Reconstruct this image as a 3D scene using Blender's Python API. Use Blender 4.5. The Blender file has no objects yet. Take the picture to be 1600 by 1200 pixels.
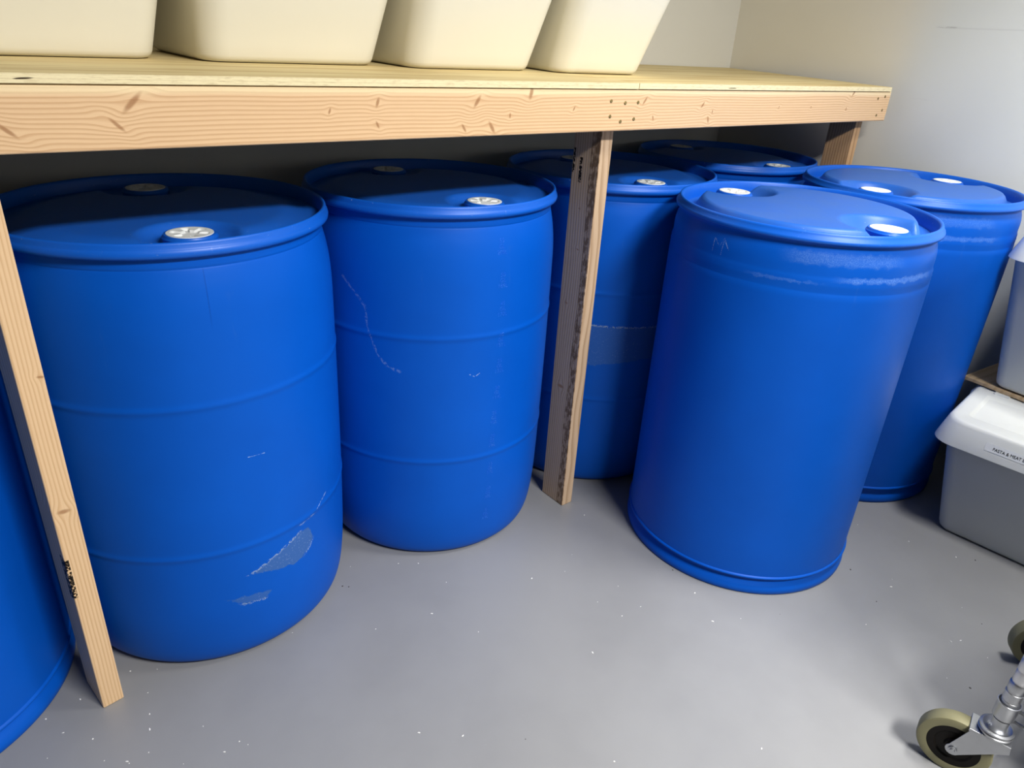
import bpy, bmesh, math, random
from mathutils import Matrix, Vector
random.seed(7)
C = bpy.context.scene.collection
PI = math.pi
sin, cos = math.sin, math.cos

# ------------------------------------------------------------------ node expression helper
class G:
    def __init__(s, name):
        s.mat = bpy.data.materials.new(name); s.mat.use_nodes = True
        s.nt = s.mat.node_tree; s.nt.nodes.clear()
        s.out = s.nt.nodes.new('ShaderNodeOutputMaterial')
        s.b = s.nt.nodes.new('ShaderNodeBsdfPrincipled')
        s.nt.links.new(s.b.outputs[0], s.out.inputs[0])
        tc = s.nt.nodes.new('ShaderNodeTexCoord'); s.P = V(s, tc.outputs['Object'])
        sp = s.nt.nodes.new('ShaderNodeSeparateXYZ'); s.nt.links.new(tc.outputs['Object'], sp.inputs[0])
        s.x, s.y, s.z = (V(s, sp.outputs[i]) for i in range(3))
    def put(s, sock, v):
        if isinstance(v, V): s.nt.links.new(v.s, sock)
        else: sock.default_value = v
    def math(s, op, *a, clamp=False):
        n = s.nt.nodes.new('ShaderNodeMath'); n.operation = op; n.use_clamp = clamp
        for i, v in enumerate(a): s.put(n.inputs[i], v)
        return V(s, n.outputs[0])
    def vec(s, x, y, z):
        n = s.nt.nodes.new('ShaderNodeCombineXYZ')
        for i, v in enumerate((x, y, z)): s.put(n.inputs[i], v)
        return V(s, n.outputs[0])
    def noise(s, vec, scale=1., detail=3., rough=.5, dist=0.):
        n = s.nt.nodes.new('ShaderNodeTexNoise')
        s.put(n.inputs['Vector'], vec); n.inputs['Scale'].default_value = scale
        n.inputs['Detail'].default_value = detail; n.inputs['Roughness'].default_value = rough
        n.inputs['Distortion'].default_value = dist
        return V(s, n.outputs[0])
    def voro(s, vec, scale):
        n = s.nt.nodes.new('ShaderNodeTexVoronoi'); s.put(n.inputs['Vector'], vec); n.inputs['Scale'].default_value = scale
        return V(s, n.outputs['Distance'])
    def sm(s, v, a, b):            # smoothstep a->b
        n = s.nt.nodes.new('ShaderNodeMapRange'); n.interpolation_type = 'SMOOTHSTEP'
        s.put(n.inputs[0], v); n.inputs[1].default_value = a; n.inputs[2].default_value = b
        if a > b:
            n.inputs[1].default_value = b; n.inputs[2].default_value = a; n.inputs[3].default_value = 1; n.inputs[4].default_value = 0
        return V(s, n.outputs[0])
    def mix(s, f, a, b):
        n = s.nt.nodes.new('ShaderNodeMix'); n.data_type = 'RGBA'
        s.put(n.inputs[0], f)
        for sock, v in ((n.inputs[6], a), (n.inputs[7], b)):
            if isinstance(v, V): s.nt.links.new(v.s, sock)
            else: sock.default_value = (*v, 1) if len(v) == 3 else v
        return V(s, n.outputs[2])
    def color(s, c): s.setin('Base Color', c)
    def setin(s, name, v):
        if isinstance(v, V): s.nt.links.new(v.s, s.b.inputs[name])
        else: s.b.inputs[name].default_value = (*v, 1) if isinstance(v, tuple) and len(v) == 3 else v
    def bump(s, h, strength=.3, dist=.002):
        n = s.nt.nodes.new('ShaderNodeBump'); n.inputs['Strength'].default_value = strength; n.inputs['Distance'].default_value = dist
        s.put(n.inputs['Height'], h); s.nt.links.new(n.outputs[0], s.b.inputs['Normal'])
class V:
    def __init__(s, g, sock): s.g = g; s.s = sock
    def __add__(s, o): return s.g.math('ADD', s, o)
    __radd__ = __add__
    def __sub__(s, o): return s.g.math('SUBTRACT', s, o)
    def __rsub__(s, o): return s.g.math('SUBTRACT', o, s)
    def __mul__(s, o): return s.g.math('MULTIPLY', s, o)
    __rmul__ = __mul__
    def __truediv__(s, o): return s.g.math('DIVIDE', s, o)
    def min(s, o): return s.g.math('MINIMUM', s, o)
    def max(s, o): return s.g.math('MAXIMUM', s, o)
    def abs(s): return s.g.math('ABSOLUTE', s)
    def exp(s): return s.g.math('EXPONENT', s)
    def fract(s): return s.g.math('FRACT', s)
    def sqrt(s): return s.g.math('SQRT', s)
    def pow(s, e): return s.g.math('POWER', s, e)
    def clamp(s): return s.g.math('ADD', s, 0., clamp=True)

def simple(name, col, rough=.5, metal=0., spec=.5, noise=0., nscale=30., bump=0.):
    g = G(name)
    if noise:
        n = g.noise(g.P, nscale, 4.)
        f = (n - .5) * (2 * noise) + .5
        g.color(g.mix(f.clamp(), tuple(c * .8 for c in col), tuple(min(1, c * 1.15) for c in col)))
    else: g.color(col)
    g.setin('Roughness', rough); g.setin('Metallic', metal); g.setin('Specular IOR Level', spec)
    if bump: g.bump(g.noise(g.P, nscale * 3, 3.), bump, .001)
    return g.mat

BLUE = (.0005, .126, .60)
BLUE_D = (.0005, .098, .48)
WEAR = (.075, .17, .38)
SCUFF = (.33, .45, .70)

def blue_body(name, patches=(), lines=(), dots=(), frost=None, seams=()):
    """patches: [(list of (theta,z)), strength, highlight-edge indices]; lines: polylines; all in (theta, z) on the drum wall"""
    g = G(name)
    th = g.math('ARCTAN2', g.y, g.x)
    n_f = g.noise(g.P, 260., 3.); n_m = g.noise(g.P, 60., 4.); n_l = g.noise(g.P, 5., 3.)
    col = g.mix((n_l * 1.0).clamp(), BLUE_D, BLUE)
    # faint general rub marks
    st = g.noise(g.vec(g.x * 40., g.y * 40., g.z * 6.), 1., 4., .7)
    col = g.mix(g.sm(st, .66, .85) * .07, col, SCUFF)
    rough = None
    def arc(t0):
        d = th - t0
        # wrap into -pi..pi
        return g.math('WRAP', d, PI, -PI) * .297
    for poly, strength, hi in patches:
        t0 = sum(p[0] for p in poly) / len(poly)
        a = arc(t0); z = g.z
        pts = [((p[0] - t0) * .297, p[1]) for p in poly]
        area = sum(pts[i][0] * pts[(i + 1) % len(pts)][1] - pts[(i + 1) % len(pts)][0] * pts[i][1] for i in range(len(pts)))
        sg = 1 if area > 0 else -1
        m = None; edges = []
        for i in range(len(pts)):
            (x0, y0), (x1, y1) = pts[i], pts[(i + 1) % len(pts)]
            L = math.hypot(x1 - x0, y1 - y0); nx, ny = -(y1 - y0) / L * sg, (x1 - x0) / L * sg
            e = a * nx + (z * ny + (-(x0 * nx + y0 * ny)))
            edges.append(e); m = e if m is None else m.min(e)
        m = m + (n_m - .5) * .014 + (n_f - .5) * .006
        mask = g.sm(m, -.0005, .003)
        col = g.mix(mask * strength, col, WEAR)
        for i in hi:
            band = g.sm(edges[i].abs() + (n_m - .5) * .006, .005, .001) * g.sm(m, -.004, .0) * g.sm(n_f, .42, .56)
            col = g.mix(band * .75, col, (.33, .43, .58))
        col = g.mix(mask * g.sm(n_f, .60, .70) * .45 * strength, col, SCUFF)
    for pl, w, strength in lines:
        t0 = sum(p[0] for p in pl) / len(pl); a = arc(t0); dmin = None
        for i in range(len(pl) - 1):
            x0, y0 = (pl[i][0] - t0) * .297, pl[i][1]; x1, y1 = (pl[i + 1][0] - t0) * .297, pl[i + 1][1]
            dx, dy = x1 - x0, y1 - y0; L2 = dx * dx + dy * dy
            t = ((a - x0) * (dx / L2) + (g.z - y0) * (dy / L2)).clamp()
            ex = a - x0 - t * dx; ey = g.z - y0 - t * dy
            d = (ex * ex + ey * ey).sqrt(); dmin = d if dmin is None else dmin.min(d)
        dmin = dmin + (n_m - .5) * (w * 3)
        col = g.mix(g.sm(dmin, w, w * .3) * g.sm(n_f, .40, .55) * strength, col, SCUFF)
    for t0, z0, z1 in seams:
        a = arc(t0)
        col = g.mix(g.sm(a.abs() + (n_f - .5) * .0015, .0012, .0006) * g.sm(g.z, z0, z0 + .04) * g.sm(g.z, z1, z1 - .01) * .35, col, (.001, .035, .25))
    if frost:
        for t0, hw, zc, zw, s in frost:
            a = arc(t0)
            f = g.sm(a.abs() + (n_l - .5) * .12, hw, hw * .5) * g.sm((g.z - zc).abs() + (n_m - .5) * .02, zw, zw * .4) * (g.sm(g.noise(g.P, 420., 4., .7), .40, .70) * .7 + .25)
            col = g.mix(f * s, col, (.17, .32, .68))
    g.color(col); g.setin('Roughness', g.noise(g.P, 3., 2.) * .14 + .38); g.setin('Specular IOR Level', .22)
    g.bump(g.noise(g.P, 14., 2.), .05, .01)
    return g.mat

def blue_lid(name, dust):
    g = G(name)
    n = g.noise(g.P, 9., 5., .6); f = g.noise(g.P, 160., 3., .6)
    sp = g.sm(g.voro(g.P, 30.), .05, .02) * g.sm(g.noise(g.P, 6., 1.), .5, .6)
    col = g.mix((g.sm(n, .15, .85) * .6 + .4) * dust, BLUE, (.045, .155, .46))
    col = g.mix(g.sm(f, .66, .76) * .35, col, SCUFF)
    col = g.mix(sp * .6, col, (.45, .55, .75))
    g.color(col); g.setin('Roughness', .42); g.setin('Specular IOR Level', .45)
    return g.mat

def wood(name, knots=(), light=(.72, .50, .31), dark=(.45, .255, .12), freq=150., face='z', depth='y', pale_top=None, seed=0., rough_edge=None, stamps=(), wv=2.2):
    """lumber with the grain along local X; knots: (x, t, size, slant)"""
    g = G(name)
    t = getattr(g, face); d = getattr(g, depth); x = g.x
    u = t * 1.0
    spot = None
    for kx, kt, sz, sl in knots:
        ax = (x - kx) - (t - kt) * sl
        at = t - kt
        r2 = (ax * ax) * (1 / (sz * 1.5) ** 2) + (at * at) * (1 / (sz * 1.6) ** 2)
        e = (r2 * -1.).exp()
        u = u - at * e * .75
        r3 = (ax * ax) * (1 / (sz * .42) ** 2) + (at * at) * (1 / (sz * 1.0) ** 2)
        s = (r3 * -1.).exp()
        spot = s if spot is None else spot.max(s)
    wob = g.noise(g.vec(x * 2.2 + seed, t * 8., d * 8.), 1., 2.)
    fib = g.noise(g.vec(x * 9. + seed, t * 420., d * 420.), 1., 3., .6)
    fine = g.noise(g.vec(x * 40. + seed, t * 160., d * 160.), 1., 4., .6)
    ph = u * freq + d * (freq * .35) + wob * wv
    fr = ph.fract()
    ring = g.sm(fr, .35, .88) * g.sm(fr, 1.0, .93)
    f = (ring * .75 + (fib - .5) * .55 + (g.noise(g.vec(x * 1.3, t * 5., d * 5. + seed), 1., 2.) - .5) * .5).clamp()
    col = g.mix(f, light, dark)
    col = g.mix((fine * .25).clamp(), col, dark)
    if pale_top is not None:
        col = g.mix(g.sm(t + (wob - .5) * .01, pale_top - .008, pale_top + .002) * .7, col, (.86, .72, .47))
    if spot is not None:
        sp = (spot + (fine - .5) * .5 * spot)
        col = g.mix(g.sm(sp, .25, .9) * .75, col, (.36, .185, .085))
        col = g.mix(g.sm(sp, 1.0, 1.15) * .8, col, (.06, .025, .01))
    if rough_edge is not None:     # coarse, bark-side strip along the front arris
        cr = g.noise(g.vec(x * 55. + seed, g.y * 110., g.z * 60.), 1., 4., .65)
        edge_w = (g.noise(g.vec(x * 2.4 + seed, 0., 0.), 1., 2.) - .5) * .030
        band = g.sm(g.y + edge_w + (cr - .5) * .012, rough_edge, rough_edge - .006) * g.sm(g.z, .0360, .0372)
        col = g.mix(band * (g.sm(cr, .42, .58) * .65 + .2), col, (.17, .10, .05))
    for x0, x1, t0, t1, axis, neg in stamps:
        tt = getattr(g, axis)
        m = g.sm((x - (x0 + x1) / 2).abs(), (x1 - x0) / 2, (x1 - x0) / 2 - .002) * g.sm((tt - (t0 + t1) / 2).abs(), (t1 - t0) / 2, (t1 - t0) / 2 - .001)
        if neg is not None: m = m * neg(g)
        ch = g.noise(g.vec(x * 160., g.y * 160., g.z * 160.), 1., 2.)
        col = g.mix(m * g.sm(ch, .38, .5), col, (.012, .009, .007))
    g.color(col); g.setin('Roughness', .62); g.setin('Specular IOR Level', .3)
    g.bump(f + fine * .5, .22, .0012)
    return g.mat

# ------------------------------------------------------------------ object helpers
def link(name, bm, mat, parent=None, smooth=True, loc=None, bevel=0., auto=None):
    me = bpy.data.meshes.new(name); bmesh.ops.recalc_face_normals(bm, faces=bm.faces[:]); bm.to_mesh(me); bm.free()
    if smooth:
        for p in me.polygons: p.use_smooth = True
    me.materials.append(mat)
    o = bpy.data.objects.new(name, me); C.objects.link(o)
    if parent: o.parent = parent
    if loc: o.location = loc
    if smooth and auto is not None:
        try: me.set_sharp_from_angle(angle=math.radians(auto))
        except Exception: pass
    if bevel:
        m = o.modifiers.new('bevel', 'BEVEL'); m.width = bevel; m.segments = 3; m.limit_method = 'ANGLE'
    return o
def thing(name, label, cat, loc=(0, 0, 0), rz=0., group=None):
    o = bpy.data.objects.new(name, None); C.objects.link(o); o.location = loc; o.rotation_euler = (0, 0, rz)
    o.empty_display_size = .1
    return tag(o, label, cat, group)
def tag(o, label, cat, group=None):
    o['label'] = label; o['category'] = cat
    if group: o['group'] = group
    return o
def box(bm, x0, x1, y0, y1, z0, z1, M=None):
    vs = [bm.verts.new((x, y, z)) for z in (z0, z1) for x, y in ((x0, y0), (x1, y0), (x1, y1), (x0, y1))]
    if M:
        for v in vs: v.co = M @ v.co
    for f in ((3, 2, 1, 0), (4, 5, 6, 7), (0, 1, 5, 4), (1, 2, 6, 5), (2, 3, 7, 6), (3, 0, 4, 7)):
        bm.faces.new([vs[i] for i in f])
def lathe(bm, prof, seg=96, cap0=True, cap1=True, M=None):
    rings = []
    for r, z in prof:
        rings.append([bm.verts.new((r * cos(2 * PI * k / seg), r * sin(2 * PI * k / seg), z)) for k in range(seg)])
    for a, b in zip(rings, rings[1:]):
        for k in range(seg): bm.faces.new((a[k], a[(k + 1) % seg], b[(k + 1) % seg], b[k]))
    if cap0: bm.faces.new(rings[0][::-1])
    if cap1: bm.faces.new(rings[-1])
    if M:
        for ring in rings:
            for v in ring: v.co = M @ v.co
def tube(bm, pts, r, seg=10, closed=False):
    pts = [Vector(p) for p in pts]; rings = []
    n = len(pts)
    for i, p in enumerate(pts):
        if closed: t = (pts[(i + 1) % n] - pts[i - 1]).normalized()
        else: t = (pts[min(i + 1, n - 1)] - pts[max(i - 1, 0)]).normalized()
        up = Vector((0, 0, 1)) if abs(t.z) < .9 else Vector((1, 0, 0))
        a = t.cross(up).normalized(); b = a.cross(t)
        rings.append([bm.verts.new(p + a * (r * cos(2 * PI * k / seg)) + b * (r * sin(2 * PI * k / seg))) for k in range(seg)])
    prs = list(zip(rings, rings[1:])) + ([(rings[-1], rings[0])] if closed else [])
    for a, b in prs:
        for k in range(seg): bm.faces.new((a[k], a[(k + 1) % seg], b[(k + 1) % seg], b[k]))
    if not closed: bm.faces.new(rings[0][::-1]); bm.faces.new(rings[-1])
def rrect(x0, x1, y0, y1, r, n=6):
    out = []
    for cx, cy, a0 in ((x1 - r, y1 - r, 0), (x0 + r, y1 - r, PI / 2), (x0 + r, y0 + r, PI), (x1 - r, y0 + r, 1.5 * PI)):
        for k in range(n + 1):
            a = a0 + PI / 2 * k / n; out.append((cx + r * cos(a), cy + r * sin(a)))
    return out
def loft(bm, secs, cap0=True, cap1=True, shear=None):
    """secs: [(x0,x1,y0,y1,r,z)] rounded rectangles joined into one skin"""
    rings = []
    for x0, x1, y0, y1, r, z in secs:
        rings.append([bm.verts.new((x, y, z + (shear(x) if shear else 0))) for x, y in rrect(x0, x1, y0, y1, r)])
    n = len(rings[0])
    for a, b in zip(rings, rings[1:]):
        for k in range(n): bm.faces.new((a[k], a[(k + 1) % n], b[(k + 1) % n], b[k]))
    if cap0: bm.faces.new(rings[0][::-1])
    if cap1: bm.faces.new(rings[-1])
def sstep(a, b, x):
    t = min(1, max(0, (x - a) / (b - a))); return t * t * (3 - 2 * t)
def text_bm(s, size, extrude=.0002, align='LEFT'):
    cu = bpy.data.curves.new('t', 'FONT'); cu.body = s; cu.size = size; cu.extrude = extrude; cu.align_x = align; cu.resolution_u = 3
    o = bpy.data.objects.new('t', cu); C.objects.link(o)
    dg = bpy.context.evaluated_depsgraph_get(); dg.update()
    me = bpy.data.meshes.new_from_object(o.evaluated_get(dg))
    bm = bmesh.new(); bm.from_mesh(me)
    bpy.data.objects.remove(o); bpy.data.curves.remove(cu); bpy.data.meshes.remove(me)
    return bm

# ------------------------------------------------------------------ room
XW, YB = 2.55, .682
g = G('paint_wall'); 
n = g.noise(g.P, 1.2, 3.); nf = g.noise(g.P, 220., 3.)
col = g.mix(n, (.70, .69, .64), (.76, .75, .70))
wall_mat = g.mat; g.color(col); g.setin('Roughness', .6); g.setin('Specular IOR Level', .3); g.bump(nf, .06, .001)
g = G('paint_wall_right')
n = g.noise(g.P, 1.2, 3.); nf = g.noise(g.P, 220., 3.)
warm_bounce = g.sm(g.y + (g.noise(g.P, 2., 2.) - .5) * .12, -.10, .10)  # warm bounce light around the shelf, painted into the wall colour
col = g.mix(warm_bounce, (.71, .727, .70), (.77, .74, .655))
mk = g.noise(g.vec(g.x, g.y * 60., g.z * 500.), 1., 3.)
def wmark(y0, y1, z0, s):
    return g.sm((g.y - (y0 + y1) / 2).abs(), abs(y1 - y0) / 2, abs(y1 - y0) / 2 - .02) * g.sm((g.z - z0).abs() + (mk - .5) * .004, .0035, .001) * s
col = g.mix(wmark(-.04, -.12, 1.311, .45) * g.sm(mk, .4, .6), col, (.33, .32, .31))
col = g.mix(wmark(-.06, -.32, 1.309, .16), col, (.40, .40, .40))
col = g.mix(wmark(-.03, -.09, 1.105, .16) * g.sm(mk, .4, .6), col, (.45, .43, .41))
wall_mat_r = g.mat; g.color(col); g.setin('Roughness', .6); g.setin('Specular IOR Level', .3); g.bump(nf, .06, .001)

g = G('paint_floor')
n = g.noise(g.P, 1.6, 5., .6); nf = g.noise(g.P, 300., 3.); sc = g.noise(g.vec(g.x * 3., g.y * 60., g.z), 1., 4.)
col = g.mix(g.sm(n, .3, .7), (.278, .279, .284), (.320, .321, .325))
col = g.mix(g.sm(nf, .66, .75) * .10, col, (.55, .55, .58))
col = g.mix(g.sm(g.noise(g.P, 35., 5., .7), .66, .74) * .18, col, (.22, .22, .23))
g.color(col); g.setin('Roughness', g.noise(g.P, 5., 4.) * .18 + .27); g.setin('Specular IOR Level', .45); g.bump(g.noise(g.P, 60., 3.), .05, .002)
floor_mat = g.mat
ceil_mat = simple('paint_ceiling', (.22, .22, .215), .8)

X0, Y0, H = -2.6, -3.6, 2.6
def struct(name, verts, mat):
    bm = bmesh.new(); bm.faces.new([bm.verts.new(v) for v in verts])
    me = bpy.data.meshes.new(name); bm.to_mesh(me); bm.free(); me.materials.append(mat)
    o = bpy.data.objects.new(name, me); C.objects.link(o); o['kind'] = 'structure'; return o
def slab(name, x0, x1, y0, y1, z0, z1, mat):
    bm = bmesh.new(); box(bm, x0, x1, y0, y1, z0, z1); o = link(name, bm, mat, smooth=False); o['kind'] = 'structure'; return o
slab('floor', X0, XW, Y0, YB, -.1, 0, floor_mat)
slab('wall_back', X0 - .1, XW + .1, YB, YB + .1, 0, H, wall_mat)
slab('wall_right', XW, XW + .1, Y0, YB, 0, H, wall_mat_r)
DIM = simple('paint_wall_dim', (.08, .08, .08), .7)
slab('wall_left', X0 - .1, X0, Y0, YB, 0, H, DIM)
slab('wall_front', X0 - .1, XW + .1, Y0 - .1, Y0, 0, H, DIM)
slab('ceiling', X0 - .1, XW + .1, Y0 - .1, YB + .1, H, H + .1, ceil_mat)

# ------------------------------------------------------------------ drums
RIM_MAT = blue_lid('blue_plastic_rim', .12)
LID_CLEAN = blue_lid('blue_plastic_lid', .35)
LID_DUSTY = blue_lid('blue_plastic_lid_dusty', .8)
CAP_MAT = simple('white_cap_plastic', (.80, .82, .82), .45, noise=.25, nscale=60.)
MARK_MAT = simple('raised_mark_blue', (.03, .19, .74), .4)

def interp(prof, n):
    """densify a profile with a Catmull-Rom pass"""
    out = []
    for i in range(len(prof) - 1):
        p0, p1, p2, p3 = prof[max(i - 1, 0)], prof[i], prof[i + 1], prof[min(i + 2, len(prof) - 1)]
        for k in range(n):
            t = k / n
            out.append(tuple(.5 * (2 * b + (c - a) * t + (2 * a - 5 * b + 4 * c - d) * t * t + (-a + 3 * b - 3 * c + d) * t ** 3) for a, b, c, d in zip(p0, p1, p2, p3)))
    out.append(prof[-1]); return out
def profile_round():
    base = [(.235, .0), (.262, .0015), (.274, .010), (.283, .028), (.290, .065), (.2955, .13), (.2980, .22), (.2998, .34), (.3006, .48), (.3006, .62), (.3004, .70), (.2998, .745), (.2975, .782), (.2935, .812), (.2890, .834), (.2862, .8455), (.2852, .8490), (.2860, .8525), (.2862, .862), (.2866, .868), (.289, .872)]
    p = interp(base, 8)
    q = []
    # insert rings
    for r, z in p:
        q.append((r, z))
    extra = []
    for zc in (.608, .293):
        for k in range(-8, 9):
            extra.append(zc + k * .002)
    zs = sorted(set([round(z, 5) for _, z in q if z > .02] + extra))
    def rad(z):
        for (r0, z0), (r1, z1) in zip(p, p[1:]):
            if z0 <= z <= z1 and z1 > z0: return r0 + (r1 - r0) * (z - z0) / (z1 - z0)
        return p[-1][0]
    out = [a for a in q if a[1] <= .02]
    for z in zs:
        r = rad(z)
        for zc in (.608, .293):
            d = (z - zc)
            r += .0017 * math.exp(-(d / .0065) ** 2)
        out.append((r, z))
    return out
def profile_straight():
    return [(.240, 0), (.2915, .0), (.2945, .003), (.2955, .010), (.2950, .017), (.2900, .026), (.2850, .034), (.2825, .041), (.2850, .0455), (.2928, .0468), (.2955, .0485), (.2958, .0505), (.2945, .0525), (.2917, .0545), (.2915, .075),
            (.2918, .2), (.2922, .45), (.2922, .70), (.2920, .765), (.2918, .780), (.2904, .7835), (.2918, .787), (.2904, .7915), (.2918, .795), (.2904, .7995), (.2912, .804), (.2888, .812), (.2885, .818), (.2888, .830), (.2878, .845), (.2850, .858), (.2815, .868), (.2805, .874), (.2825, .880), (.288, .8835)]
def make_drum(kind, loc, label, bungs, body_mat, lid_mat, group, tops=1):
    H_, R_ = (.895, .2996) if kind == 'round' else (.902, .2925)
    t = thing('plastic_drum', label, 'drum', (loc[0], loc[1], 0), 0, group)
    bm = bmesh.new(); lathe(bm, profile_round() if kind == 'round' else profile_straight(), 128, True, False)
    link('body', bm, body_mat, t, auto=50)
    # rim
    bm = bmesh.new()
    if kind == 'round':
        pr = [(R_ - .0135, H_ - .0235), (R_ - .0060, H_ - .0262), (R_ - .0010, H_ - .0235), (R_, H_ - .0185), (R_ - .0012, H_ - .0135), (R_ - .0028, H_ - .0115), (R_ - .0038, H_ - .0100), (R_ - .0042, H_ - .0040), (R_ - .0055, H_ - .0010), (R_ - .0075, H_), (R_ - .0100, H_ - .0008), (R_ - .0118, H_ - .004), (R_ - .0135, H_ - .016), (R_ - .0150, H_ - .031)]
    else:
        pr = [(R_ - .0135, H_ - .0205), (R_ - .0050, H_ - .0225), (R_ - .0008, H_ - .0205), (R_, H_ - .0165), (R_ - .0014, H_ - .0125), (R_ - .0050, H_ - .0095), (R_ - .0060, H_ - .0040), (R_ - .0075, H_ - .0008), (R_ - .0100, H_), (R_ - .0130, H_ - .0012), (R_ - .0150, H_ - .005), (R_ - .0175, H_ - .018), (R_ - .0190, H_ - .033)]
    lathe(bm, pr, 128, False, False); link('rim', bm, RIM_MAT, t)
    # top head as a polar height field
    Rl = R_ - (.0146 if kind == 'round' else .0186)
    zlow = H_ - (.027 if kind == 'round' else .031)
    ztop = H_ - .031
    bpos = [(r * cos(a), r * sin(a), capz) for r, a, capz in bungs]
    def hgt(x, y):
        r = math.hypot(x, y)
        if kind == 'round':
            z = zlow + .013 * sstep(Rl - .012, Rl - .08, r) + .004 * (1 - (r / Rl) ** 2)
            pock = 1
            for bx, by, _ in bpos:
                d = math.hypot(x - bx, y - by); pock *= sstep(.066, .086, d)
            return zlow + (z - zlow) * pock
        pl = sstep(Rl - .020, Rl - .046, r)
        for bx, by, _ in bpos:
            # pocket: circle round the bung, open towards the rim
            d = math.hypot(x - bx, y - by); pl *= sstep(.070, .104, d)
        return zlow + .030 * pl
    bm = bmesh.new(); seg = 192; nr = 56; rings = []
    ctr = bm.verts.new((0, 0, hgt(0, 0)))
    for i in range(1, nr + 1):
        r = Rl * i / nr
        rings.append([bm.verts.new((r * cos(2 * PI * k / seg), r * sin(2 * PI * k / seg), hgt(r * cos(2 * PI * k / seg), r * sin(2 * PI * k / seg)))) for k in range(seg)])
    for k in range(seg): bm.faces.new((ctr, rings[0][k], rings[0][(k + 1) % seg]))
    for a, b in zip(rings, rings[1:]):
        for k in range(seg): bm.faces.new((a[k], b[k], b[(k + 1) % seg], a[(k + 1) % seg]))
    link('top_head', bm, lid_mat, t)
    for bx, by, cz in bpos:
        bm = bmesh.new(); z0 = zlow - .001
        lathe(bm, [(.0445, z0), (.0445, z0 + .002), (.0430, z0 + .004), (.0430, cz - .009), (.0445, cz - .0085), (.0448, cz - .006), (.0430, cz - .0045), (.0415, cz - .001), (.0375, cz - .0008)], 64, True, False)
        col = link('bung_collar', bm, RIM_MAT, t, loc=(bx, by, 0), auto=40)
        # cap with a recessed star of ribs
        bm = bmesh.new(); seg2 = 96; nr2 = 20; rr = []
        def ch(r, a):
            if r > .0310: return 0.
            lob = sstep(-.55, -.05, cos(6 * a))          # six spokes left standing
            inner = sstep(.0310, .0285, r)
            spoke = lob * sstep(.012, .016, r)
            return -.0042 * inner * (1 - spoke) - .0006 * inner * spoke
        cv = bm.verts.new((0, 0, cz - .0042))
        for i in range(1, nr2 + 1):
            r = .0375 * i / nr2
            rr.append([bm.verts.new((r * cos(2 * PI * k / seg2), r * sin(2 * PI * k / seg2), cz + ch(r, 2 * PI * k / seg2))) for k in range(seg2)])
        rr.append([bm.verts.new((.0385 * cos(2 * PI * k / seg2), .0385 * sin(2 * PI * k / seg2), cz - .003)) for k in range(seg2)])
        for k in range(seg2): bm.faces.new((cv, rr[0][k], rr[0][(k + 1) % seg2]))
        for a, b in zip(rr, rr[1:]):
            for k in range(seg2): bm.faces.new((a[k], b[k], b[(k + 1) % seg2], a[(k + 1) % seg2]))
        link('bung_cap', bm, CAP_MAT, col, auto=35)
    return t

bodyA = blue_body('blue_plastic_torn_label',
    patches=[([(-1.618, .222), (-1.508, .213), (-1.286, .195), (-1.173, .206), (-1.105, .228), (-1.144, .266), (-1.228, .269)], .72, [3, 6]),
             ([(-1.786, .176), (-1.676, .152), (-1.535, .147), (-1.473, .162), (-1.570, .170)], .55, [1])],
    lines=[([(-1.543, .489), (-1.44, .487)], .0012, .9), ([(-1.061, .293), (-.928, .313)], .0016, .7), ([(-1.227, .284), (-1.062, .288)], .0025, .5)],
    seams=[(-1.652, .74, .852)])
bodyB = blue_body('blue_plastic_scratched',
    lines=[([(-2.83, .726), (-2.765, .709), (-2.682, .685), (-2.63, .667), (-2.619, .623), (-2.575, .588), (-2.535, .559), (-2.46, .536), (-2.372, .527)], .0036, .30),
           ([(-1.842, .519), (-1.80, .512), (-1.763, .519)], .0014, .6)])
bodyC = blue_body('blue_plastic_label_band', patches=[([(-2.55, .519), (-2.55, .392), (-1.65, .425), (-1.65, .513)], .42, [3])])
bodyP = blue_body('blue_plastic_plain')
bodyF = blue_body('blue_plastic_frosted',
    lines=[([(3.041, .822), (3.043, .852), (3.099, .835), (3.125, .855), (3.180, .834)], .0010, .9), ([(3.130, .85), (3.120, .812)], .001, .8)],
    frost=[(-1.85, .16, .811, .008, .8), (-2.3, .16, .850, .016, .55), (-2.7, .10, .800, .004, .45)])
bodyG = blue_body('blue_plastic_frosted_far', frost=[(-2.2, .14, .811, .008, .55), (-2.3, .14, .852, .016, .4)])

GR = 'blue drums under the shelf'
A = make_drum('round', (.3480, .290), 'large blue plastic drum behind the left post, torn label scuffs near its foot', [(.198, math.radians(-93.5), .885), (.196, math.radians(85), .885)], bodyA, LID_CLEAN, GR)
B = make_drum('round', (.9532, .3055), 'blue plastic drum just left of the centre post, with a column of raised markings', [(.206, math.radians(-89), .885), (.206, math.radians(90), .885)], bodyB, LID_CLEAN, GR)
D3 = make_drum('round', (1.5600, .3056), 'blue plastic drum directly behind the centre post, dull label band at mid height', [(.196, math.radians(-103), .885), (.196, math.radians(80), .885)], bodyC, LID_CLEAN, GR)
D4 = make_drum('round', (2.185, .369), 'dark shaded blue plastic drum in the back corner under the shelf, mostly hidden', [(.208, math.radians(-91), .885), (.208, math.radians(86), .885)], bodyP, LID_CLEAN, GR)
GF = 'blue drums with a base ring'
F = make_drum('straight', (1.5878, -.2925), 'straight-sided blue plastic drum standing foremost, clear of the shelf, whole base ring in view', [(.203, math.radians(-93), .894), (.203, math.radians(87), .894)], bodyF, LID_DUSTY, GF)
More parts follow.
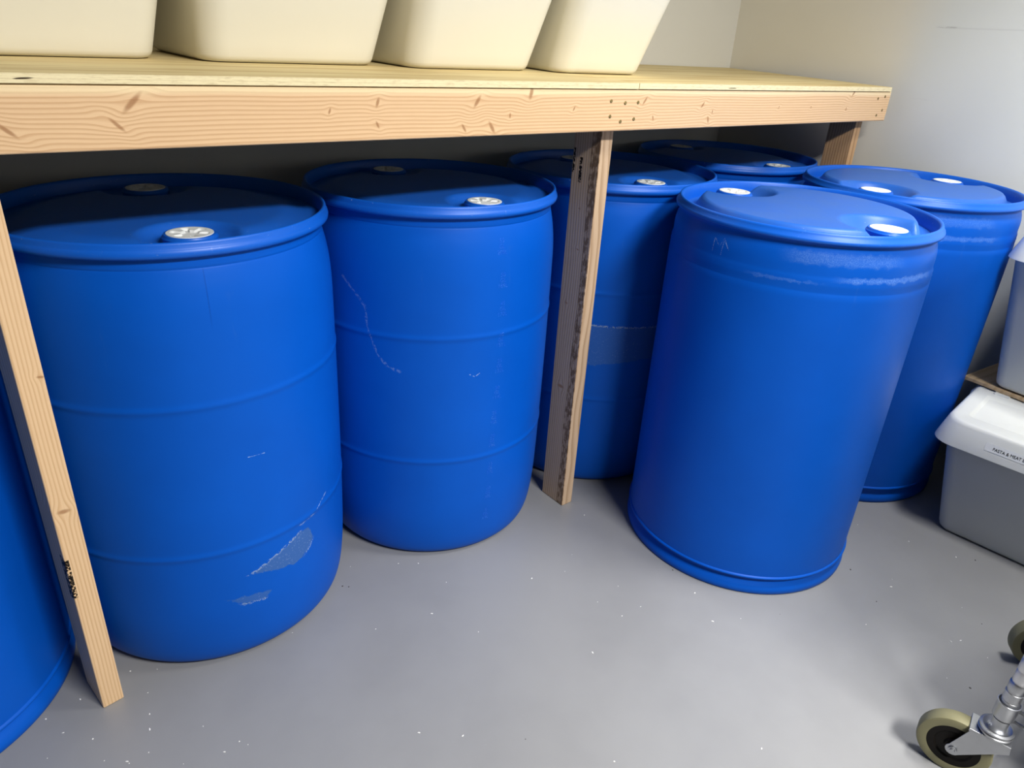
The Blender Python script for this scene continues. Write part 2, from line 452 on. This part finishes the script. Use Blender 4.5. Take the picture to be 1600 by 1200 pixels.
Gd = make_drum('straight', (2.2200, -.2440), 'straight-sided blue plastic drum by the right wall behind the stacked grey bins', [(.203, math.radians(180), .896), (.203, math.radians(-5), .896)], bodyG, LID_DUSTY, GF)
L = make_drum('straight', (-.2550, .3018), 'blue plastic drum cut off by the left frame edge, beyond the left post', [(.203, math.radians(-90), .894), (.203, math.radians(90), .894)], bodyP, LID_CLEAN, GF)

# raised fill scale on drum B
gm = G('raised_dots_blue')
gm.color(gm.mix(gm.sm(gm.voro(gm.P, 420.), .45, .25), (.002, .115, .63), (.085, .28, .80))); gm.setin('Roughness', .4)
ems = [(-1.608, .808), (-1.598, .734), (-1.589, .668), (-1.588, .594), (-1.589, .529), (-1.599, .461), (-1.612, .395), (-1.617, .332), (-1.621, .254), (-1.627, .181), (-1.634, .115)]
prB = profile_round()
def radB(z):
    for (r0, z0), (r1, z1) in zip(prB, prB[1:]):
        if z0 <= z <= z1 and z1 > z0: return r0 + (r1 - r0) * (z - z0) / (z1 - z0)
    return .3
for i, (a0, zc) in enumerate(ems):
    gal = 55 - 5 * i; bm_all = bmesh.new()
    for row, s in enumerate((str(gal), 'GL', '%dL' % round(gal * 3.785))):
        tb = text_bm(s, .0135, 0, 'CENTER')
        bmesh.ops.subdivide_edges(tb, edges=tb.edges[:], cuts=1)
        for v in tb.verts:
            zz = zc + .012 - row * .0125 + v.co.y - .005; a = a0 + v.co.x / .3; r = radB(zz) + .0004
            v.co = Vector((r * cos(a), r * sin(a), zz))
        me = bpy.data.meshes.new('tmp'); tb.to_mesh(me); tb.free(); bm_all.from_mesh(me); bpy.data.meshes.remove(me)
    link('fill_mark', bm_all, gm.mat, B, smooth=False)

# ------------------------------------------------------------------ shelf (one nailed-up thing)
shelf = thing('wooden_shelf', 'long built-in shelf of 2x4 lumber with plywood top over the blue drums', 'shelf')
SL = (1.1464 - 1.1345) / .682
ZB0, ZB1 = 1.0346, 1.1215
# beam: local x along the board, centred heights (local z: 0 = bottom)
bx = [(.258, .063, .016, .9), (.104, .030, .012, -1.0), (.235, .034, .011, -.9), (.6443, .062, .009, .3), (.6433, .026, .007, -.4), (.5552, .049, .006, .3), (.855, .063, .013, .6), (.8259, .016, .009, -.6), (.8915, .016, .013, -.6),
      (.9351, .037, .006, 0), (.9856, .078, .014, .2), (1.1049, .048, .006, .5), (1.3214, .063, .010, .7), (1.3556, .026, .007, -.3), (1.5312, .053, .009, .7), (1.5604, .019, .010, -.3), (1.5731, .037, .006, 0), (2.2417, .084, .014, .8), (2.2161, .038, .007, 0), (1.86, .046, .005, .4), (2.02, .044, .004, 0)]
beam_mat = wood('lumber_beam', bx, (.76, .55, .345), (.585, .375, .21), 150., 'z', 'y', pale_top=.079, seed=3.)
bm = bmesh.new(); box(bm, -.62, 2.474, 0, .038, 0, ZB1 - ZB0)
beam = link('front_beam', bm, beam_mat, shelf, False, (0, 0, ZB0), bevel=.003)
# splits and wane in the beam face
SCREW = simple('screw_steel', (.35, .27, .12), .35, .9)
HOLE = simple('screw_hole_shadow', (.02, .015, .01), .9)
for sx, sz in [(1.2128, 1.0973), (1.2577, 1.0932), (1.2989, 1.0943), (1.2141, 1.0658), (1.2483, 1.0546), (1.291, 1.0593), (2.3957, 1.1013), (2.4379, 1.1069), (2.4404, 1.0671), (2.4116, 1.0522)]:
    bm = bmesh.new()
    lathe(bm, [(.0036, 0), (.0040, .0004), (.0034, .0010), (.0016, .0006)], 16, False, True, Matrix.Translation((sx, -.0001, sz - ZB0)) @ Matrix.Rotation(PI / 2, 4, 'X'))
    link('screw', bm, SCREW, beam, True)
# posts: mesh runs along local X, stood upright by rotating the object about Y
def post(x, y, zt, mat, name='post', tw=0.):
    bm = bmesh.new()
    box(bm, 0, zt, 0, .089, 0, .038)
    o = link(name, bm, mat, shelf, False, (x, y, 0), bevel=.0025)
    # local x -> world z, local y -> world y, local z -> world -x ; shift so that the post spans x..x+.038
    o.matrix_local = Matrix.Translation((x, y, 0)) @ Matrix.Rotation(tw, 4, 'Z') @ Matrix.Translation((.038, 0, 0)) @ Matrix.Rotation(-PI / 2, 4, 'Y')
    return o
p1 = wood('lumber_post_left', [(.455, .020, .012, .1), (.70, .006, .006, .2)], (.78, .57, .36), (.61, .40, .22), 170., 'z', 'y', seed=9.,
          stamps=[(.275, .36, .031, .0385, 'z', lambda g: g.sm(g.y, .004, .002)), (.27, .365, -.001, .022, 'y', lambda g: g.sm(g.z, .0370, .0378))])
p2 = wood('lumber_post_centre', [(.364, .0535, .014, 0.), (.746, .041, .006, .2), (.60, .062, .006, .2), (.845, .05, .004, 0)], (.62, .47, .33), (.40, .27, .165), 125., 'y', 'z', seed=17., rough_edge=.030, wv=3.5,
          stamps=[(.905, .965, .053, .064, 'y', lambda g: g.sm(g.z, .0370, .0378)), (.925, .985, .079, .087, 'y', lambda g: g.sm(g.z, .0370, .0378))])
p3 = wood('lumber_post_right', [(.5, .05, .01, .1)], (.56, .37, .21), (.33, .19, .09), 110., 'y', 'z', seed=25.)
for x, m, l in ((.0445, p1, math.radians(8)), (1.2356, p2, 0.), (2.3760, p3, 0.)):
    post(x, .0392, ZB0 + .04, m, tw=l)
bm = bmesh.new(); box(bm, -.62, 2.50, 0, .038, 0, .089)
link('wall_ledger', bm, wood('lumber_ledger', [], (.62, .44, .27), (.40, .24, .12), 120., 'z', 'y', seed=31.), shelf, False, (0, YB - .040, 1.1464 - .020 - .089 - .0005), bevel=.003)
# plywood sheets
def ply_mat(name, seed):
    g = G(name)
    gr = g.noise(g.vec(g.x * 2. + seed, g.y * 26., g.z), 1., 4., .6, .6); fi = g.noise(g.vec(g.x * 14. + seed, g.y * 260., g.z * 20.), 1., 3.)
    cold = g.mix((g.sm(gr, .35, .7) * .8 + (fi - .5) * .5).clamp(), (.78, .66, .38), (.58, .43, .20))
    sp = g.noise(g.vec(g.x * 3. + seed, g.y * 30., 0.), 1., 2.)
    cold = g.mix(g.sm(sp, .76, .80) * .7, cold, (.10, .06, .03))
    # layered edge on the front face
    lay = g.noise(g.vec(g.x * 45. + seed, g.y * 3., g.z * 420.), 1., 4., .7)
    ez = g.z * (1. / .0185)
    pl = g.sm(((ez * 3.2).fract() - .5).abs(), .36, .48)
    edge = g.mix((g.sm(lay, .45, .7) * .42 + pl * .25).clamp(), (.80, .71, .47), (.46, .35, .19))
    edge = g.mix(g.sm(g.noise(g.vec(g.x * 9. + seed, 0., g.z * 90.), 1., 2.), .71, .74) * g.sm((ez - .45).abs(), .35, .2), edge, (.05, .03, .015))
    front = g.sm(g.y, .0012, .0004)
    g.color(g.mix(front * g.sm(ez, .995, .97), cold, edge)); g.setin('Roughness', .7); g.setin('Specular IOR Level', .25)
    g.bump(gr + fi * .5, .15, .001)
    return g.mat
def ply(x0, x1f, x1b, seed):
    th = .0125; bm = bmesh.new(); y1 = YB - .003
    co = [(x0, -.004), (x1f, -.004), (x1b, y1), (x0, y1)]
    bot = [bm.verts.new((x, y + .004, 0 + SL * (y + .004))) for x, y in co]; top = [bm.verts.new((x, y + .004, th + SL * (y + .004))) for x, y in co]
    bm.faces.new(bot[::-1]); bm.faces.new(top)
    for i in range(4): bm.faces.new((bot[i], bot[(i + 1) % 4], top[(i + 1) % 4], top[i]))
    return link('plywood_sheet', bm, ply_mat('plywood_%d' % int(seed), seed), shelf, False, (0, -.004, 1.1345 - th), bevel=.0006)
ply(-.62, 1.2920, 1.2920, 2.); ply(1.2936, 2.462, XW - .006, 8.)

# ------------------------------------------------------------------ cream totes on the shelf
CREAM = simple('cream_plastic', (.86, .845, .76), .42, noise=.1, nscale=3., spec=.4)
def tote(x0, x1, yf, rz, label, sl=.1, sr=.1):
    zb = 1.1345 + SL * (yf + .004) + .001; w = x1 - x0; dp = .29
    t = thing('storage_tote', label, 'tote', (x0, yf, zb), rz, 'cream totes on the shelf')
    t.rotation_euler = (math.atan(SL), 0, rz)
    h = .24; fd, bd = .40, .08
    def sec(z, ins=0., r=.045): return (-sl * z + ins, w + sr * z - ins, -fd * z + ins, dp + bd * z - ins, max(r - ins, .005), z)
    bm = bmesh.new()
    loft(bm, [sec(0, .012), sec(.0015, .006), sec(.006, .0015), sec(.012, 0)] + [sec(h * k / 8) for k in range(1, 9)] + [sec(h, .004), sec(h - .02, .005), sec(.02, .006), sec(.006, .02)], True, True)
    link('tote_body', bm, CREAM, t, auto=45)
    bm = bmesh.new()
    def rs(z, f): a = sec(z); return (a[0] + .001, a[1] - .001, a[2] - f, a[3] + f * .3, .045, z)
    loft(bm, [rs(h - .018, -.002), rs(h - .018, .010), rs(h - .002, .012), rs(h + .002, .010), rs(h + .002, -.006)], False, False)
    link('tote_rim', bm, CREAM, t, auto=45)
tote(.020, .376, .245, math.radians(5), 'cream plastic tote at the left end of the shelf row, cut by the frame')
tote(.440, .797, .245, math.radians(3.5), 'cream plastic tote second from the left in the shelf row', .1, .085)
tote(.850, 1.192, .222, math.radians(3.5), 'cream plastic tote second from the right in the shelf row', .085, .06)
tote(1.234, 1.514, .203, math.radians(-2), 'cream plastic tote nearest the bare right end of the shelf', .06, .1)

# ------------------------------------------------------------------ grey bins at right
BIN = simple('grey_bin_plastic', (.60, .615, .59), .45, noise=.08, nscale=4.)
LIDM = simple('white_lid_plastic', (.80, .815, .785), .38, noise=.05, nscale=4.)
def bin_(loc, rz, h, dep, w, sd, fd, ztop, hinge, slope, label, skirt=(.028, .022)):
    """local x = depth from the front (towards the wall), local y = along the front, negative towards the camera side"""
    t = thing('storage_bin', label, 'bin', loc, rz, 'stacked grey bins with white lids')
    def sec(z, ins=0., r=.035): return (-fd * z + ins, dep - ins, -w - sd * z + ins, sd * z - ins, max(r - ins, .006), z)
    bm = bmesh.new()
    loft(bm, [sec(0, .014), sec(.002, .007), sec(.008, .0015), sec(.016, 0), sec(h * .5), sec(h), sec(h, .004), sec(h - .02, .006)], True, True)
    link('bin_body', bm, BIN, t, auto=45)
    s0 = skirt[0]
    zb = h - .022                       # skirt bottom
    x0b, yb0, yb1 = -fd * h - .026, -w - sd * h - s0, sd * h + s0
    sh = lambda x: slope * max(0., x)
    ins = skirt[1]
    zt = ztop
    bm = bmesh.new()
    x1 = hinge - .002
    def fs(i, z, r): return (x0b + i, x1, yb0 + i, yb1 - i, max(r, .004), z)
    # front flap: three-sided skirt, raised border, sunk panel
    px0, px1, py0, py1 = x0b + ins + .042, x1 - .030, yb0 + ins + .035, yb1 - ins - .035
    R0 = .058
    def halfsec(i, z, r):    # rounded at the front, square at the hinge
        out = []
        xa, xb, ya, yb = x0b + i, x1, yb0 + i, yb1 - i
        n = 7
        out.append((xb, yb, z)); 
        for k in range(n + 1):
            a = PI / 2 + PI / 2 * k / n; out.append((xa + r + r * cos(a), yb - r + r * sin(a), z))
        for k in range(n + 1):
            a = PI + PI / 2 * k / n; out.append((xa + r + r * cos(a), ya + r + r * sin(a), z))
        out.append((xb, ya, z)); return out
    rings = []
    for i, z, r in ((.003, zb + .002, R0), (0, zb, R0), (.0005, zb + .004, R0), (ins - .006, zt - .010, R0 - .004), (ins - .002, zt - .003, R0 - .006), (ins + .004, zt, R0 - .01), (ins + .012, zt, R0 - .014)):
        rings.append([bm.verts.new((x, y, z2 + sh(x))) for x, y, z2 in halfsec(i, z, r)])
    n = len(rings[0])
    for a, b in zip(rings, rings[1:]):
        for k in range(n - 1): bm.faces.new((a[k], a[k + 1], b[k + 1], b[k]))
    # top border -> panel
    outer = rings[-1]
    def panel(i, z): 
        pts = []
        xa, xb, ya, yb = px0 + i, px1 - i, py0 + i, py1 - i; r = .014; m = 7
        pts.append((xb, yb))
        for k in range(m + 1):
            a = PI / 2 + PI / 2 * k / m; pts.append((xa + r + r * cos(a), yb - r + r * sin(a)))
        for k in range(m + 1):
            a = PI + PI / 2 * k / m; pts.append((xa + r + r * cos(a), ya + r + r * sin(a)))
        pts.append((xb, ya)); return [bm.verts.new((x, y, z + sh(x))) for x, y in pts]
    prs = [panel(0, zt), panel(.003, zt - .001), panel(.009, zt - .006), panel(.013, zt - .007)]
    seq = [outer] + prs
    for a, b in zip(seq, seq[1:]):
        for k in range(n - 1): bm.faces.new((a[k], a[k + 1], b[k + 1], b[k]))
        bm.faces.new((a[n - 1], a[0], b[0], b[n - 1]))
    bm.faces.new(prs[-1])
    flap = link('lid_flap', bm, LIDM, t, auto=40)
    # fixed rear half with hinge knuckles
    zh = zt + slope * hinge
    bm = bmesh.new()
    loft(bm, [(hinge, dep + .008, yb0 + .004, yb1 - .004, .012, zb + .004), (hinge, dep + .008, yb0 + .006, yb1 - .006, .012, zh - .022), (hinge + .004, dep + .004, yb0 + ins, yb1 - ins, .012, zh - .001), (hinge + .008, dep, yb0 + ins + .006, yb1 - ins - .006, .01, zh)])
    rear = link('lid_rear', bm, LIDM, t, auto=40)
    SL_ = simple('slot_shadow', (.05, .05, .055), .8)
    k = 0; yy = yb1 - ins - .045
    while yy > yb0 + ins + .04:
        bm = bmesh.new(); box(bm, hinge - .016, hinge + .012, yy - .040, yy, zh - .006, zh + .0025)
        link('hinge_knuckle', bm, LIDM, rear, False, bevel=.0015); yy -= .075
    return t, dict(x0b=x0b, yb0=yb0, yb1=yb1, zb=zb, zt=zt, ins=ins)
lo, q = bin_((2.0820, -.6467, 0), math.radians(4.3), .298, .41, .36, .19, .06, .346, .215, .10, 'light grey lidded bin on the floor, lower of the stack, with a printed label')
# printed strip on the sloping front skirt
x_, z_ = q['x0b'], q['zb']
ang = math.atan2(q['ins'] - .006, q['zt'] - .010 - z_ - .004)
M = Matrix.Translation((x_ + (q['ins'] - .006) * .42, q['yb1'] - .150, z_ + .004 + .42 * (q['zt'] - z_ - .014))) @ Matrix.Rotation(ang, 4, 'Y') @ Matrix(((0, 0, -1, 0), (-1, 0, 0, 0), (0, 1, 0, 0), (0, 0, 0, 1)))
bm = bmesh.new(); box(bm, -.018, .185, -.006, .016, .0000, .0003, M)
lab = link('label_strip', bm, simple('label_white', (.82, .84, .84), .5), lo, False)
tb = text_bm('PASTA & MEAT ENTREES', .0120, .0002)
for v in tb.verts: v.co = M @ Vector((v.co.x * .84, v.co.y, v.co.z + .0006))
link('label_text', tb, simple('print_black', (.02, .02, .022), .6), lab, False)
# plank between the bins
pm = wood('fibre_board_plank', [], (.62, .47, .29), (.46, .32, .18), 40., 'y', 'z', seed=41.)
bm = bmesh.new(); box(bm, 0, .235, -.50, 0, 0, .010)
pk = tag(link('wooden_board', bm, pm, None, False, (2.302, -.520, .3705), bevel=.001), 'thin brown wooden board lying between the two stacked grey bins', 'board')
pk.rotation_euler = (0, 0, math.radians(-5))
up, q2 = bin_((2.300, -.594, .3815), math.radians(-5), .405, .200, .36, .088, .24, .478, .12, .0, 'light grey lidded bin on the wooden board, upper of the stack', skirt=(.012, .030))

# ------------------------------------------------------------------ wire rack on casters
ZINC = simple('zinc_steel', (.50, .51, .53), .36, 1., noise=.2, nscale=40.)
CHROME = simple('chrome_wire', (.60, .60, .62), .30, 1.)
TYRE = simple('olive_rubber_tyre', (.25, .235, .135), .55, noise=.15, nscale=20.)
HUB = simple('black_hub_plastic', (.007, .005, .004), .5, spec=.25)
rack = thing('wire_rack', 'chrome wire rack on swivel casters at the lower right corner', 'rack', (1.30, -1.0515, 0))
RX, RY = .455, -.90
def caster(x, y, tr):
    """tr = trailing direction angle"""
    M = Matrix.Translation((x, y, 0)) @ Matrix.Rotation(tr, 4, 'Z')     # local +x = trailing
    ax = .047
    bm = bmesh.new()
    # side plates: tapered from the swivel plate to the axle
    for s in (-1, 1):
        y0 = s * .0205; th = .0025 * s
        prof = [(-.028, .127), (.018, .127), (.036, .122)]
        n = 9
        for k in range(n + 1):
            a = PI / 2 * .55 - (PI * 1.1) * k / n; prof.append((ax + .0125 * cos(a), .0625 + .0125 * sin(a)))
        prof += [(-.010, .098), (-.030, .112)]
        a_ = [bm.verts.new(M @ Vector((px, y0, pz))) for px, pz in prof]; b_ = [bm.verts.new(M @ Vector((px, y0 + th, pz))) for px, pz in prof]
        bm.faces.new(a_); bm.faces.new(b_[::-1])
        for k in range(len(prof)): bm.faces.new((a_[k], a_[(k + 1) % len(prof)], b_[(k + 1) % len(prof)], b_[k]))
    box(bm, -.028, .019, -.0228, .0228, .1255, .1285, M)
    box(bm, .019, .038, -.0228, .0228, .1215, .1275, M)
    fork = link('caster', bm, ZINC, rack, False, bevel=.0008)
    fork.matrix_parent_inverse = Matrix.Translation((-1.30, 1.0515, 0))
    Rm = M @ Matrix.Translation((ax, 0, .0625)) @ Matrix.Rotation(PI / 2, 4, 'X')
    bm = bmesh.new(); lathe(bm, [(.0445, -.0145), (.056, -.0155), (.0605, -.0140), (.0625, -.010), (.0625, .010), (.0605, .0140), (.056, .0155), (.0445, .0145)], 64, False, False, Rm)
    link('tyre', bm, TYRE, fork, auto=35)
    bm = bmesh.new(); lathe(bm, [(.0, -.016), (.014, -.016), (.016, -.011), (.030, -.0105), (.033, -.0135), (.0450, -.0140), (.0455, 0), (.0450, .0140), (.033, .0135), (.030, .0105), (.016, .011), (.014, .016), (.0001, .016)], 64, False, False, Rm)
    link('hub', bm, HUB, fork, auto=35)
    bm = bmesh.new(); lathe(bm, [(.0075, -.0260), (.0075, -.0245), (.0062, -.0232), (.0062, .0232), (.0075, .0245), (.0075, .026)], 12, True, True, Rm)
    lathe(bm, [(.0045, -.0285), (.0045, .0285)], 12, True, True, Rm)
    link('axle_bolt', bm, ZINC, fork, auto=30)
    bm = bmesh.new(); T = Matrix.Translation((x, y, 0))
    lathe(bm, [(.020, .1285), (.0265, .1290), (.0285, .1320), (.0285, .1345), (.0262, .1365), (.0285, .1385), (.0280, .1415), (.0235, .1430), (.0185, .1400), (.0160, .1395), (.0150, .1450), (.0142, .1500), (.0142, .1650)], 48, True, True, T)
    link('swivel_bearing', bm, ZINC, fork, auto=40)
def rpost(x, y):
    bm = bmesh.new(); T = Matrix.Translation((x, y, 0)); pr = [(.0127, .150)]
    z = .205
    while z < 1.70:
        pr += [(.0127, z - .0012), (.0122, z), (.0127, z + .0012)]; z += .0254
    pr += [(.0127, 1.72), (.010, 1.725)]
    lathe(bm, pr, 32, True, True, T)
    link('rack_post', bm, CHROME, rack, auto=60).matrix_parent_inverse = Matrix.Translation((-1.30, 1.0515, 0))
    for zc in (.170, .590, 1.010, 1.650):
        bm = bmesh.new()
        lathe(bm, [(.0150, zc), (.0172, zc), (.0182, zc + .030), (.0190, zc + .0315), (.0190, zc + .034), (.0172, zc + .0345), (.0150, zc + .030), (.0145, zc + .036), (.0140, zc + .040), (.0128, zc + .041)], 40, False, False, T)
        lathe(bm, [(.0128, zc + .040), (.0142, zc + .041), (.0146, zc + .060), (.0137, zc + .061), (.0137, zc + .063), (.0144, zc + .064), (.0142, zc + .082), (.0128, zc + .084)], 40, False, False, T)
        link('shelf_collar', bm, ZINC, rack, auto=40).matrix_parent_inverse = Matrix.Translation((-1.30, 1.0515, 0))
PX, PY = 1.30, -1.0515
tr = math.atan2(.97, -.24)
for k, (x, y) in enumerate(((PX, PY), (PX + RX, PY), (PX, PY + RY), (PX + RX, PY + RY))):
    caster(x, y, (tr, math.atan2(.80, -.60), -1.2, -1.9)[k]); rpost(x, y)
for zc in (.188, .608, 1.028, 1.668):  # upper tiers are unseen; rack made taller to help shade the floor and bins
    bm = bmesh.new(); r = .0032; o = .017
    for dz in (.006, -.020):
        tube(bm, [(PX + .004, PY - o, zc + dz), (PX + .004, PY + RY + o, zc + dz)], r); tube(bm, [(PX + RX - .004, PY - o, zc + dz), (PX + RX - .004, PY + RY + o, zc + dz)], r)
        tube(bm, [(PX + o, PY - .004, zc + dz), (PX + RX - o, PY - .004, zc + dz)], r); tube(bm, [(PX + o, PY + RY + .004, zc + dz), (PX + RX - o, PY + RY + .004, zc + dz)], r)
    # zigzag truss wires along the long sides
    for xx in (PX + .004, PX + RX - .004):
        pts = []; n = 18
        for k in range(n + 1): pts.append((xx, PY - .03 + (RY + .06) * k / n, zc + (.005 if k % 2 else -.018)))
        tube(bm, pts, .0018, 6)
    k = 0; y = PY - .035
    while y > PY + RY + .03:
        tube(bm, [(PX + .004, y, zc + .009), (PX + RX - .004, y, zc + .009)], .0016, 6); y -= .025
    for xx in (PX + .15, PX + .30): tube(bm, [(xx, PY - .004, zc + .0055), (xx, PY + RY + .004, zc + .0055)], .0024, 6)
    link('wire_shelf', bm, CHROME, rack).matrix_parent_inverse = Matrix.Translation((-1.30, 1.0515, 0))
# white boxes on the rack; upper two added to shade the lower right
bm = bmesh.new(); loft(bm, [(0, .36, -.40, 0, .02, 0), (-.008, .368, -.408, .008, .022, .15), (-.014, .374, -.414, .014, .024, .15), (-.014, .374, -.414, .014, .024, .165), (-.006, .366, -.406, .006, .02, .172)])
wb = tag(link('storage_box', bm, simple('white_box_plastic', (.78, .79, .82), .45), None, True, (1.335, -1.088, .1989), auto=40), 'white plastic box on the lowest shelf of the wire rack', 'box', 'white boxes on the wire rack')
for z, lb in ((.6189, 'added white plastic box on the second shelf of the wire rack, unseen, placed to cast shade'), (1.0389, 'added white plastic box on the third shelf of the wire rack, unseen, placed to cast shade')):
    o = wb.copy(); C.objects.link(o); o.location = (1.335, -1.100, z); o.scale = (1, 1.5, 1.9); o['label'] = lb

# ------------------------------------------------------------------ floor debris
camC = Vector((0, -1.1709, 1.2162)); ya, pi_, ro = (math.radians(a) for a in (-40.0726, -25.9034, 3.7561)); FP = 1125.49
fw = Vector((-sin(ya) * cos(pi_), cos(ya) * cos(pi_), sin(pi_))); r_ = Vector((cos(ya), sin(ya), 0)); u_ = r_.cross(fw)
r2 = cos(ro) * r_ + sin(ro) * u_; u2 = -sin(ro) * r_ + cos(ro) * u_
chips = [(-.1, -.5)]
white = [(203.8, 1048.8), (245.8, 1045.8), (231, 1082.5), (125.5, 1093), (71.8, 1123.8), (233.8, 1116), (234, 1140), (232.5, 1176), (199, 1190), (202, 1193), (163, 1188.8), (286.8, 1193.8), (387.5, 1163.8), (374, 1158.8), (351, 1175), (145, 1155), (99, 1145), (74, 1185), (317.5, 1135),
         (457, 988.8), (622.5, 880.5), (653.8, 880.5), (697.5, 910), (675, 958.8), (587, 983), (747.5, 987.5), (547.5, 885.5), (893.8, 866.8), (882.5, 893), (830.8, 904), (933.8, 940.8), (1001, 948), (971.8, 962.5), (965.8, 916), (913, 805), (1085.5, 926.8), (1157.5, 966.8), (1113.8, 971),
         (1340, 820), (1420, 846), (1394, 905.5), (1392.5, 917), (1493.8, 870.8), (1353, 976), (1503, 949.5), (1486, 1002.5), (1501, 1001), (1543, 1028), (1479.5, 1059.5), (926, 1020), (723, 1150), (655, 1145), (1190, 1170), (960, 1190)]
darkp = [(1051, 890.8), (1523.8, 875.5), (1218.8, 960), (1369.5, 940), (1328.8, 890), (1534, 975), (1515.5, 1075), (535, 916), (545, 917), (821, 1155)]
def chip_bm():
    bm = bmesh.new(); bmesh.ops.create_icosphere(bm, subdivisions=1, radius=1.)
    for v in bm.verts: v.co = Vector((v.co.x * random.uniform(.7, 1.3), v.co.y * random.uniform(.7, 1.3), max(0, v.co.z * .5 + .3)))
    me = bpy.data.meshes.new('floor_crumb'); bm.to_mesh(me); bm.free(); return me
mw, md = chip_bm(), chip_bm(); mw.materials.append(simple('white_crumb', (.85, .84, .82), .8)); md.materials.append(simple('dark_crumb', (.05, .04, .035), .8))
for lst, me, lb, gp in ((white, mw, 'tiny white crumb of debris lying on the grey floor', 'white crumbs on the floor'), (darkp, md, 'tiny dark crumb of dirt lying on the grey floor', 'dark crumbs on the floor')):
    for px, py in lst:
        d = r2 * ((px - 800) / FP) - u2 * ((py - 600) / FP) + fw; t = -camC.z / d.z; p = camC + d * t
        o = bpy.data.objects.new('floor_crumb', me); C.objects.link(o); s = random.uniform(.0008, .0017)
        o.location = (p.x, p.y, 0.0); o.scale = (s * random.uniform(.8, 2.4), s, s); o.rotation_euler = (0, 0, random.uniform(0, PI))
        tag(o, lb, 'crumb', gp)

# ------------------------------------------------------------------ light
def area(name, loc, sx, sy, power, col, target=None):
    li = bpy.data.lights.new(name, 'AREA'); li.shape = 'RECTANGLE'; li.size = sx; li.size_y = sy; li.energy = power; li.color = col
    o = bpy.data.objects.new(name, li); C.objects.link(o); o.location = loc
    if target:
        o.rotation_euler = (Vector(target) - Vector(loc)).to_track_quat('-Z', 'Y').to_euler()
    return o
area('ceiling_light', (.85, -2.3, 2.56), 1.0, .35, 146, (1., .98, .94))
lr = area('ceiling_light_right', (1.75, -1.05, 2.56), .5, .4, 15, (1., .98, .94)); lr.data.spread = 1.75
#area('ceiling_light_far', (-1.4, -2.6, 2.56), .6, 1.2, 8, (1., .98, .95))
w = bpy.data.worlds.new('world'); bpy.context.scene.world = w; w.use_nodes = True
w.node_tree.nodes['Background'].inputs[0].default_value = (.75, .8, .9, 1); w.node_tree.nodes['Background'].inputs[1].default_value = .004

# ------------------------------------------------------------------ camera
cd = bpy.data.cameras.new('camera'); cam = bpy.data.objects.new('camera', cd); C.objects.link(cam)
cd.sensor_fit = 'HORIZONTAL'; cd.sensor_width = 36; cd.lens = FP / 1600 * 36; cd.clip_start = .02
Mx = Matrix((r2, u2, -fw)).transposed().to_4x4(); Mx.translation = camC
cam.matrix_world = Mx
sc = bpy.context.scene; sc.camera = cam
sc.view_settings.view_transform = 'Standard'; sc.view_settings.look = 'None'; sc.view_settings.exposure = .1; sc.view_settings.gamma = .88
